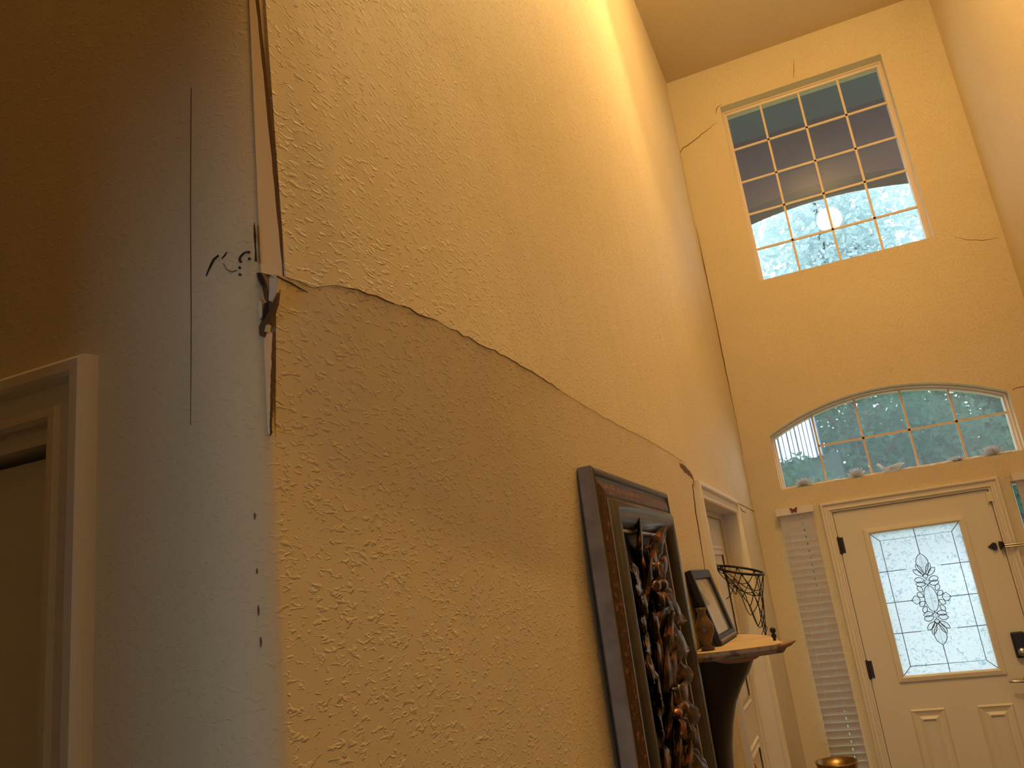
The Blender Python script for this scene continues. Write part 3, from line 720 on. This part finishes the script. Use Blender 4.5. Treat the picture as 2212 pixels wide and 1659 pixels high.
for r in range(10):
    zc = PZ1 - .225 - r * .080
    for s_ in (-1, 1):
        for lay in range(3):
            ang = s_ * math.radians(rnd.uniform(5, 80) + lay * 35); me = LM[rnd.randrange(4)]
            y = pcy + s_ * (.030 + .075 * lay + rnd.uniform(-.02, .02)); z = zc + rnd.uniform(-.02, .02) - .02 * lay
            if z < PZ0 + .2: continue
            o = bpy.data.objects.new('carved_leaf', me); C.objects.link(o); o.parent = pn
            sc = rnd.uniform(.75, 1.05)
            # keep tips inside the frame
            tip = y - math.sin(-ang) * .15 * sc
            if tip > PY1 - .16: y -= tip - (PY1 - .16)
            if tip < PY0 + .16: y += (PY0 + .16) - tip
            o.location = Vector((PX + .014, y, z)) - Vector(pn.location)
            o.rotation_euler = (-ang, 0, 0); o.scale = (sc, sc, sc)
vine = MB()
for ph in (0, math.pi):
    vine.tube([(PX + .024 + .006 * math.cos(k * .8 + ph), pcy + .035 * math.sin(k * .55 + ph), PZ1 - .17 - k * .025) for k in range(34)], .009, 8)
vine.build('carved_stem', LEAFB, pn, smooth=True)
for k in range(3):
    fz = PZ1 - .27 - k * .30
    fl = MB(); fl.lathe([(0, .058), (.010, .056), (.018, .046), (.016, .036), (.024, .026), (.022, .016), (0, .012)], (PX, pcy, fz), 14, 'x')
    for q in range(6):
        a = 2 * math.pi * q / 6; dy, dz = math.cos(a), math.sin(a)
        fl.tube([(PX + .028, pcy + dy * .012, fz + dz * .012), (PX + .050, pcy + dy * .036, fz + dz * .036), (PX + .052, pcy + dy * .056, fz + dz * .056), (PX + .040, pcy + dy * .066, fz + dz * .066)], [.008, .016, .014, .004], 8)
    fl.build('carved_flower', LEAFB, pn, smooth=True)

# ================================================================== WALL SHELF ON A FLARED BRACKET
SZ = CAMZ - .215
sh = thing('wall_shelf', (XL, 2.95, SZ - .4), 'wooden ledge shelf on a black flared bracket beside the carved panel', 'shelf')
STOP = mat('shelf_top_wood', (.62, .44, .24), .5, noise=(9, (.5, .33, .17), .35, .7))
SEDGE = mat('shelf_edge', (.42, .30, .20), .55, noise=(30, (.16, .10, .07), .5, .62), bump=(50, .6, .003))
WS = XL + .012
out = [(2.59, WS), (2.585, -.44), (2.60, -.36), (2.625, -.29), (2.665, -.235), (2.76, -.258), (2.92, -.288), (3.08, -.335), (3.20, -.395), (3.27, -.46), (3.285, WS)]
n = len(out); cy_, cx_ = 2.93, -.42
def shrink(k): return [(cy_ + (y - cy_) * k, (WS if x == WS else cx_ + (x - cx_) * k)) for y, x in out]
lv = [(1.0, 0), (1.0, -.012), (.975, -.020), (.93, -.028)]
vs = []; fs = []
for k, dz in lv: vs += [(x, y, SZ + dz) for y, x in shrink(k)]
for q in range(len(lv) - 1):
    for i in range(n): fs.append((q * n + i, q * n + (i + 1) % n, (q + 1) * n + (i + 1) % n, (q + 1) * n + i))
fs.append(tuple(range((len(lv) - 1) * n, len(lv) * n)))
MB().add(vs, fs).build('shelf_edge', SEDGE, sh)
MB().add([(x, y, SZ + .0005) for y, x in shrink(.995)] + [(x, y, SZ - .004) for y, x in shrink(.995)], [tuple(range(n))[::-1], tuple(range(n, 2 * n))] + [(i, (i + 1) % n, n + (i + 1) % n, n + i) for i in range(n)]).build('shelf_top', STOP, sh)
tipb = MB(); tipb.tube([(-.262, 2.655, SZ - .009), (-.240, 2.665, SZ - .006), (-.222, 2.675, SZ - .002), (-.205, 2.682, SZ + .003)], [.010, .009, .007, .001], 8)
tipb.build('pointed_tip', mat('tip_wood', (.28, .13, .07), .5), sh, smooth=True)
fin = MB(); fin.lathe([(0, .0), (.006, .0), (.004, .006), (.008, .012), (.008, .018), (.004, .022), (.009, .028), (.009, .036), (.004, .041), (0, .043)], (-.278, 2.80, SZ), 12); fin.build('finial', IRON, sh, smooth=True)
# bracket: concave front that sweeps from the shelf lip back to the wall
bp = [(-.345, -.030), (-.352, -.045), (-.375, -.085), (-.405, -.125), (-.435, -.175), (-.458, -.24), (-.475, -.31), (-.487, -.40), (-.497, -.52), (-.505, -.66)]
hw = [.150, .148, .130, .112, .098, .088, .080, .074, .066, .050]
vs = []; fs = []; yc = 2.80
for (x, dz), wd in zip(bp, hw):
    for q in range(7):
        s_ = q / 6 * 2 - 1; vs.append((x - (x - WS) * .55 * s_ * s_ * 1.0, yc + wd * s_, SZ + dz))
    vs += [(WS, yc + wd * 1.02, SZ + dz), (WS, yc - wd * 1.02, SZ + dz)]
m9 = 9
for i in range(len(bp) - 1):
    for k in range(9): fs.append((i * m9 + k, i * m9 + (k + 1) % 9, (i + 1) * m9 + (k + 1) % 9, (i + 1) * m9 + k))
fs.append(tuple(range((len(bp) - 1) * 9, len(bp) * 9)))
MB().add(vs, fs).build('bracket', mat('bracket_black', (.012, .010, .009), .35, .1), sh, smooth=True)
cl = MB(); cl.lathe([(0, -.044), (.030, -.042), (.052, -.036), (.062, -.0285)], (0, 0, SZ), 20); cl.v = [(-.39 + x * 1.2, 2.665 + y * .75, z) for x, y, z in cl.v]; cl.build('under_lens', mat('lens_terracotta', (.42, .20, .11), .5), sh, smooth=True)  # terracotta lens shape bulging out under the shelf

# leaning picture frame on the shelf
pf = thing('picture_frame', (-.45, 2.97, SZ), 'black picture frame leaning back on the wooden ledge shelf', 'picture frame')
yA, yB_ = 2.775, 3.165; xb, zb_ = -.448, SZ + .002; xt, zt_ = -.508, SZ + .252
dv = Vector((xt - xb, 0, zt_ - zb_)); Lf = dv.length; dv.normalize(); nv = Vector((-dv.z, 0, dv.x)) * -1
if nv.x < 0: nv = -nv
FPI = lambda u, v, q: tuple(Vector((xb, u, zb_)) + dv * v + nv * (q - .016))
fr = [(yA, 0), (yB_, 0), (yB_, Lf), (yA, Lf)]
MB().sweep(fr, [(0, .002), (0, .020), (.004, .022), (.030, .020), (.034, .010)], FPI).build('frame', mat('frame_black', (.006, .005, .006), .55), pf)
MB().add([FPI(u, v, 0.0) for u, v in fr] + [FPI(u, v, .004) for u, v in fr], [(0, 1, 2, 3), (7, 6, 5, 4), (0, 4, 5, 1), (1, 5, 6, 2), (2, 6, 7, 3), (3, 7, 4, 0)]).build('backing', BLACK, pf)
inn = [(yA + .032, .032), (yB_ - .032, .032), (yB_ - .032, Lf - .032), (yA + .032, Lf - .032)]
MB().add([FPI(u, v, .011) for u, v in inn], [(0, 1, 2, 3)]).build('picture', mat('picture_print', (.42, .36, .28), .25, coat=.9, noise=(12, (.28, .25, .20), .4, .6)), pf)
bead = MB()
for q in range(18):
    u = yA + .02 + (yB_ - yA - .04) * q / 17; p = FPI(u, .012, .023); bead.lathe([(0, -.005), (.004, -.003), (.005, 0), (.004, .003), (0, .005)], p, 7)
bead.build('beaded_edge', mat('bead_grey', (.30, .25, .27), .4, .4), pf)
# small bronze vase behind it
vz = MB(); vz.lathe([(0, .0005), (.020, .0005), (.022, .006), (.012, .014), (.018, .03), (.030, .055), (.030, .075), (.018, .098), (.012, .115), (.018, .130), (.014, .130), (.008, .115), (0, .10)], (-.472, 2.672, SZ + .001), 20)
vo = vz.build('bronze_vase', mat('vase_bronze', (.14, .08, .04), .4, .6), smooth=True); tag(vo, 'small bronze vase on the shelf between panel and picture frame', 'vase')

# ================================================================== MINI BASKETBALL HOOP
HY, HX, HR = 3.90, -.482, .104
hz = CAMZ + .024
def rim_pt(a, dr=0., dz=0.):
    x, y = (HR + dr) * math.cos(a), (HR + dr) * math.sin(a)
    return Vector((HX + x, HY + y, hz - .29 * x + .10 * y + dz))
hp = thing('basketball_hoop', (XD, HY, hz), 'small black basketball hoop with tangled net on the side door', 'hoop')
rm = MB(); rm.tube([rim_pt(2 * math.pi * k / 40) for k in range(40)], .0058, 8, closed=True)
rm.build('rim', IRON, hp, smooth=True)
bk = MB(); bk.box(XD + .0003, XD + .006, HY - .05, HY + .05, hz - .02, hz + .07)
for s_ in (-1, 1): bk.tube([(XD + .005, HY + s_ * .04, hz + .045), (XD + .03, HY + s_ * .035, hz + .034), rim_pt(math.pi + s_ * .4)], .0055, 8)
bk.build('bracket', IRON, hp)
rn = random.Random(3)
net = MB(); NN = 8
def knot(l, k):
    a = 2 * math.pi * (k + .5 * (l % 2)) / NN + .2
    r = [1.0, .80, .62, .50][l]; drop = [0, .060, .115, .165][l]
    p = rim_pt(a); cxy = Vector((HX + .02, HY, 0))
    right = .5 + .5 * math.cos(a)
    q = Vector((cxy.x + (p.x - cxy.x) * r, cxy.y + (p.y - cxy.y) * r, p.z - drop * (.75 + .75 * right)))
    return q + Vector((rn.uniform(-1, 1), rn.uniform(-1, 1), rn.uniform(-1, 1))) * (.007 * (l > 0))
K = {(l, k): knot(l, k) for l in range(4) for k in range(NN)}
def cordl(a, b, sag=.006):
    pts = []
    for t in range(6):
        s_ = t / 5; p = a.lerp(b, s_); p.z -= sag * 4 * s_ * (1 - s_); pts.append(p)
    net.tube(pts, .0021, 5)
for l in range(3):
    for k in range(NN):
        if l == 2 and math.cos(2 * math.pi * k / NN) < -.2: continue
        o = 0 if l % 2 == 0 else 1
        cordl(K[(l, k)], K[(l + 1, k)]); cordl(K[(l, (k + 1) % NN)] if o == 0 else K[(l, k)], K[(l + 1, k)] if o == 0 else K[(l + 1, (k + 1) % NN)])
for k in range(NN): cordl(K[(1, k)], K[(1, (k + 2) % NN)], .02)
for k in (7, 0, 1): cordl(K[(3, k)], K[(3, (k + 1) % NN)], .035)
e = K[(3, 0)]; lp = [e + Vector((.008 * math.sin(t * .9), .012 * math.cos(t * .8), -.008 * t)) for t in range(8)]
net.tube(lp, .0016, 5); net.tube([p + Vector((.012, -.006, -.004)) for p in lp[::-1]], .0016, 5)
cordl(K[(2, 3)], K[(2, 3)] + Vector((-.05, .0, -.06)), .012)
net.build('net', CORD, hp)
for k in range(NN):
    q = rim_pt(2 * math.pi * k / NN + .2, 0, -.006); MB().lathe([(0, -.006), (.005, -.003), (.006, 0), (.005, .003), (0, .006)], q, 8).build('net_clip', IRON, hp)

# ================================================================== BRASS STAND
us = MB(); us.lathe([(0, .002), (.095, .002), (.10, .012), (.085, .03), (.075, .30), (.080, .50), (.094, .64), (.108, .690), (.110, .700), (.104, .700), (.088, .640), (.074, .5), (.07, .3), (.07, .05), (0, .05)], (-.300, 4.93, 0), 36)
uo = us.build('umbrella_stand', BRASS, smooth=True); tag(uo, 'round dark brass stand rim at the bottom by the blind', 'umbrella stand')

# ================================================================== SILL DECOR IN THE ARCHED WINDOW
SIL = AZ0 + .0005
def lotus(x, label, sc=1., y=YB + .045, full=1.):
    t = thing('lotus_flower', (x, y, SIL), label, 'ornament', 'crystal lotus flowers on the arched window sill')
    for name, cnt, L, tilt, ph in (('outer_petals', 10, .060, 24, 0), ('middle_petals', 9, .056, 48, .3), ('inner_petals', 7, .046, 74, .1)):
        mb = MB()
        for q in range(cnt):
            a = 2 * math.pi * q / cnt + ph; ti = math.radians(tilt); ca, sa = math.cos(a), math.sin(a)
            rows = []
            for j in range(5):
                s_ = j / 4; r = .008 + L * s_ * math.cos(ti) * sc; zz = .004 + L * s_ * math.sin(ti) * sc * full + .006 * s_ * s_
                wd = .013 * sc * math.sin(math.pi * (.12 + .86 * s_))
                rows.append([(x + ca * r - sa * k * wd, y + sa * r + ca * k * wd, SIL + zz - .003 * (1 - abs(k)) * 1.5 + .004) for k in (-1, 0, 1)])
            vs = [p for r_ in rows for p in r_]
            mb.add(vs, [(j * 3 + k, j * 3 + k + 1, (j + 1) * 3 + k + 1, (j + 1) * 3 + k) for j in range(4) for k in range(2)])
        o = mb.build(name, CRYST, t); sd = o.modifiers.new('thick', 'SOLIDIFY'); sd.thickness = .0025
    MB().lathe([(0, 0), (.018, 0), (.020, .004), (.012, .010), (0, .012)], (x, y, SIL), 12).build('base', CRYST, t)
    return t
lotus(-.172, 'clear crystal lotus at the left end of the arched sill', 1.0)
lotus(.160, 'taller crystal lotus just left of the white bird', .95, full=1.25)
lotus(.756, 'low crystal lotus, second from right on the arched sill', .8, full=.6)
lotus(.955, 'round full crystal lotus at the right end of the arched sill', 1.05, full=1.1)
# bird figurine
bdx, bdy = .372, YB + .045
bd = thing('swan_figurine', (bdx, bdy, SIL), 'white swan figurine on the middle of the arched window sill', 'figurine')
mb = MB(); prof = []
nb = 12
rings = [(-.052, .020, .004, .026), (-.042, .017, .016, .020), (-.022, .020, .024, .024), (.004, .021, .027, .026), (.028, .023, .022, .023), (.048, .028, .012, .014), (.064, .034, .002, .004)]
vs = []; fs = []
for (dx, cz_, wy, hz_) in rings:
    for k in range(nb): a = 2 * math.pi * k / nb; vs.append((bdx + dx, bdy + wy * math.cos(a), SIL + max(.001, cz_ + .004 + hz_ * .8 * math.sin(a))))
for i in range(len(rings) - 1):
    for k in range(nb): fs.append((i * nb + k, i * nb + (k + 1) % nb, (i + 1) * nb + (k + 1) % nb, (i + 1) * nb + k))
mb.add(vs, fs)
mb.tube([(bdx - .034, bdy, SIL + .026), (bdx - .048, bdy, SIL + .036), (bdx - .058, bdy, SIL + .050), (bdx - .064, bdy, SIL + .062), (bdx - .072, bdy, SIL + .066), (bdx - .082, bdy, SIL + .062)], [.014, .011, .008, .009, .010, .002], 8)
mb.build('body', CRYST, bd, smooth=True)
wg = MB()
for s_ in (-1, 1): wg.tube([(bdx - .01, bdy + s_ * .022, SIL + .030), (bdx + .03, bdy + s_ * .026, SIL + .036), (bdx + .062, bdy + s_ * .022, SIL + .044), (bdx + .082, bdy + s_ * .016, SIL + .050)], [.008, .015, .010, .001], 8)
wg.build('wings', CRYST, bd, smooth=True)
PEB = mat('white_pebble', (.85, .84, .82), .3)
peb = [(.035, 'larger flat white pebble between the two left lotus flowers', 1.1), (.075, 'smaller flat white pebble between the two left lotus flowers', .8), (.475, 'white pebble just right of the swan', 1.1), (.535, 'white pebble at the middle of the sill', .9),
       (.610, 'smallest white pebble, just right of the third muntin', .7), (.690, 'white pebble beside the low lotus', 1.0), (.860, 'white pebble between the two right lotus flowers', 1.0), (1.035, 'white pebble right of the full lotus', 1.1), (1.085, 'white pebble at the right end of the sill', .9)]
for x, lab, sc in peb:
    mb = MB(); y = YB + .035
    mb.lathe([(0, 0), (.014, .001), (.020, .006), (.019, .010), (.012, .015), (0, .017)], (0, 0, 0), 14)
    o = mb.build('white_pebble', PEB, smooth=True); o.location = (x, y, SIL); o.scale = (sc * 1.15, sc * .8, sc); tag(o, lab, 'pebble', 'white pebbles on the arched window sill')

# ================================================================== OUTSIDE
GR = mat('lawn', (.10, .16, .06), .9, noise=(4, (.16, .22, .08), .4, .6))
tag(box(-30, 30, YB + .17, 60, -.4, -.15).build('ground', GR), 'lawn outside the front door', 'ground', kind='structure')
tag(box(-1.3, 2.1, YB + .17, 8.1, -.15, -.02).build('porch_slab', mat('concrete', (.55, .54, .52), .8)), 'concrete porch slab outside the door', 'porch', kind='structure')
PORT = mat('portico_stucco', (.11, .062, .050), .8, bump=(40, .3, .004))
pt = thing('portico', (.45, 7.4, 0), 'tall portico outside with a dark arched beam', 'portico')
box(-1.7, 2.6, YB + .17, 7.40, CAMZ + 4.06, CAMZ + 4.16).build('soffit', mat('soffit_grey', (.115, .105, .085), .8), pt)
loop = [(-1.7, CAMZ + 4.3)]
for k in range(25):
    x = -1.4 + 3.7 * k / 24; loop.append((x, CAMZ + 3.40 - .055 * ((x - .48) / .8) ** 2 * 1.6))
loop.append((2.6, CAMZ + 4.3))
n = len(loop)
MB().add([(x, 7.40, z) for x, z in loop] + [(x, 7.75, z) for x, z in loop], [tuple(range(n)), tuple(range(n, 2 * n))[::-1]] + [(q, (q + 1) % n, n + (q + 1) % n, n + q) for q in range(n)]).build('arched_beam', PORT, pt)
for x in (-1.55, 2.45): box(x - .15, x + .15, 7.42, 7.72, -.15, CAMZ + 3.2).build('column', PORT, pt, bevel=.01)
# neighbour's white boarded wall
nh = thing('neighbour_wall', (-.4, 13.0, 0), 'bright white vertical boards seen through the left arched pane', 'building')
NY = 13.0; x = -.95; NZ0 = CAMZ + .124 * NY
WB = mat('white_board', (.95, .95, .96), .6)
rb = random.Random(5)
while x < -.05:
    wd = rb.choice((.036, .048, .052, .060)); box(x, x + wd, NY, NY + .03, NZ0 + rb.uniform(-.03, .02), NZ0 + .95).build('board', WB, nh); x += wd + rb.choice((.012, .02, .028))
box(-1.0, -.03, NY + .05, NY + .1, NZ0, NZ0 + .95).build('backing', mat('board_gap', (.25, .30, .45), .8), nh)
box(-1.3, .2, NY + .12, NY + 1.2, -.15, NZ0 + .02).build('ground_floor', mat('neighbour_dark', (.05, .075, .065), .8), nh)
# trees
def tree(label, x, y, zbase, h_, crowns, n, size, m, seed):
    t = thing('tree', (x, y, -.15), label, 'tree', 'trees outside the front door'); rr = random.Random(seed)
    tk = MB(); tk.tube([(x, y, -.15), (x + .1, y, h_ * .4), (x - .05, y + .1, h_ * .7), (x + .1, y, h_)], [.16, .13, .09, .03], 8)
    for q in range(6):
        a = rr.uniform(0, 6.28); z0 = h_ * rr.uniform(.35, .8); tk.tube([(x, y, z0), (x + math.cos(a) * .7, y + math.sin(a) * .7, z0 + .6), (x + math.cos(a) * 1.4, y + math.sin(a) * 1.4, z0 + 1.0)], [.05, .035, .01], 6)
    tk.build('trunk', BARK, t)
    vs = []; fs = []
    tot = sum(c[3] * c[4] * c[5] for c in crowns)
    for cx_, cy2, cz2, ra, rb_, rc in crowns:
        for _ in range(int(n * ra * rb_ * rc / tot)):
            while True:
                p = Vector((rr.uniform(-1, 1), rr.uniform(-1, 1), rr.uniform(-1, 1)))
                if .15 < p.length < 1: break
            c = Vector((cx_ + p.x * ra, cy2 + p.y * rb_, cz2 + p.z * rc))
            d = Vector((rr.gauss(0, 1), rr.gauss(0, 1), rr.gauss(-.3, .7))).normalized(); s_ = d.orthogonal().normalized(); s_.rotate(Matrix.Rotation(rr.uniform(0, 6.28), 3, d))
            L = size * rr.uniform(.7, 1.4); o = len(vs)
            vs += [c, c + d * L * .5 + s_ * L * .24, c + d * L, c + d * L * .5 - s_ * L * .24]; fs.append((o, o + 1, o + 2, o + 3))
    MB().add(vs, fs).build('foliage', m, t)['kind'] = 'stuff'
tree('dense green tree behind the left half of the arched window', .6, 15.9, 0, 5.2, [(.5, 15.9, 3.3, 1.9, 1.2, 1.9), (1.9, 16.1, 2.8, 1.6, 1.1, 1.5)], 9000, .16, LEAF, 1)
tree('dense green tree behind the right half of the arched window', 3.4, 19.4, 0, 5.8, [(3.0, 19.4, 3.9, 1.9, 1.2, 2.0), (4.4, 19.6, 3.3, 1.6, 1.2, 1.8)], 8000, .18, LEAF, 2)
tree('tall leafy tree filling the high window, glare bleached into its leaf colour', 1.2, 23, 0, 13, [(.2, 23, 11.0, 2.9, 1.5, 2.3), (3.2, 23.2, 10.6, 2.9, 1.5, 2.5), (1.6, 23, 8.4, 3.2, 1.4, 1.8)], 9500, .24, LEAFP, 3)
tree('shadowy tree far left outside', -4.6, 17, 0, 6, [(-4.0, 17, 3.8, 2.2, 1.4, 2.4)], 5000, .17, LEAF, 4)
tree('background tree behind the green trees', 2.0, 28, 0, 8, [(.5, 28, 4.8, 3.6, 1.4, 3.0), (5.0, 28.4, 5.0, 3.4, 1.5, 3.0)], 9000, .28, LEAF, 6)
tree('bushy shrub below the white boards outside', -.5, 12.1, 0, 2.2, [(-.55, 12.1, 2.35, .75, .5, .95)], 2600, .12, LEAF, 9)
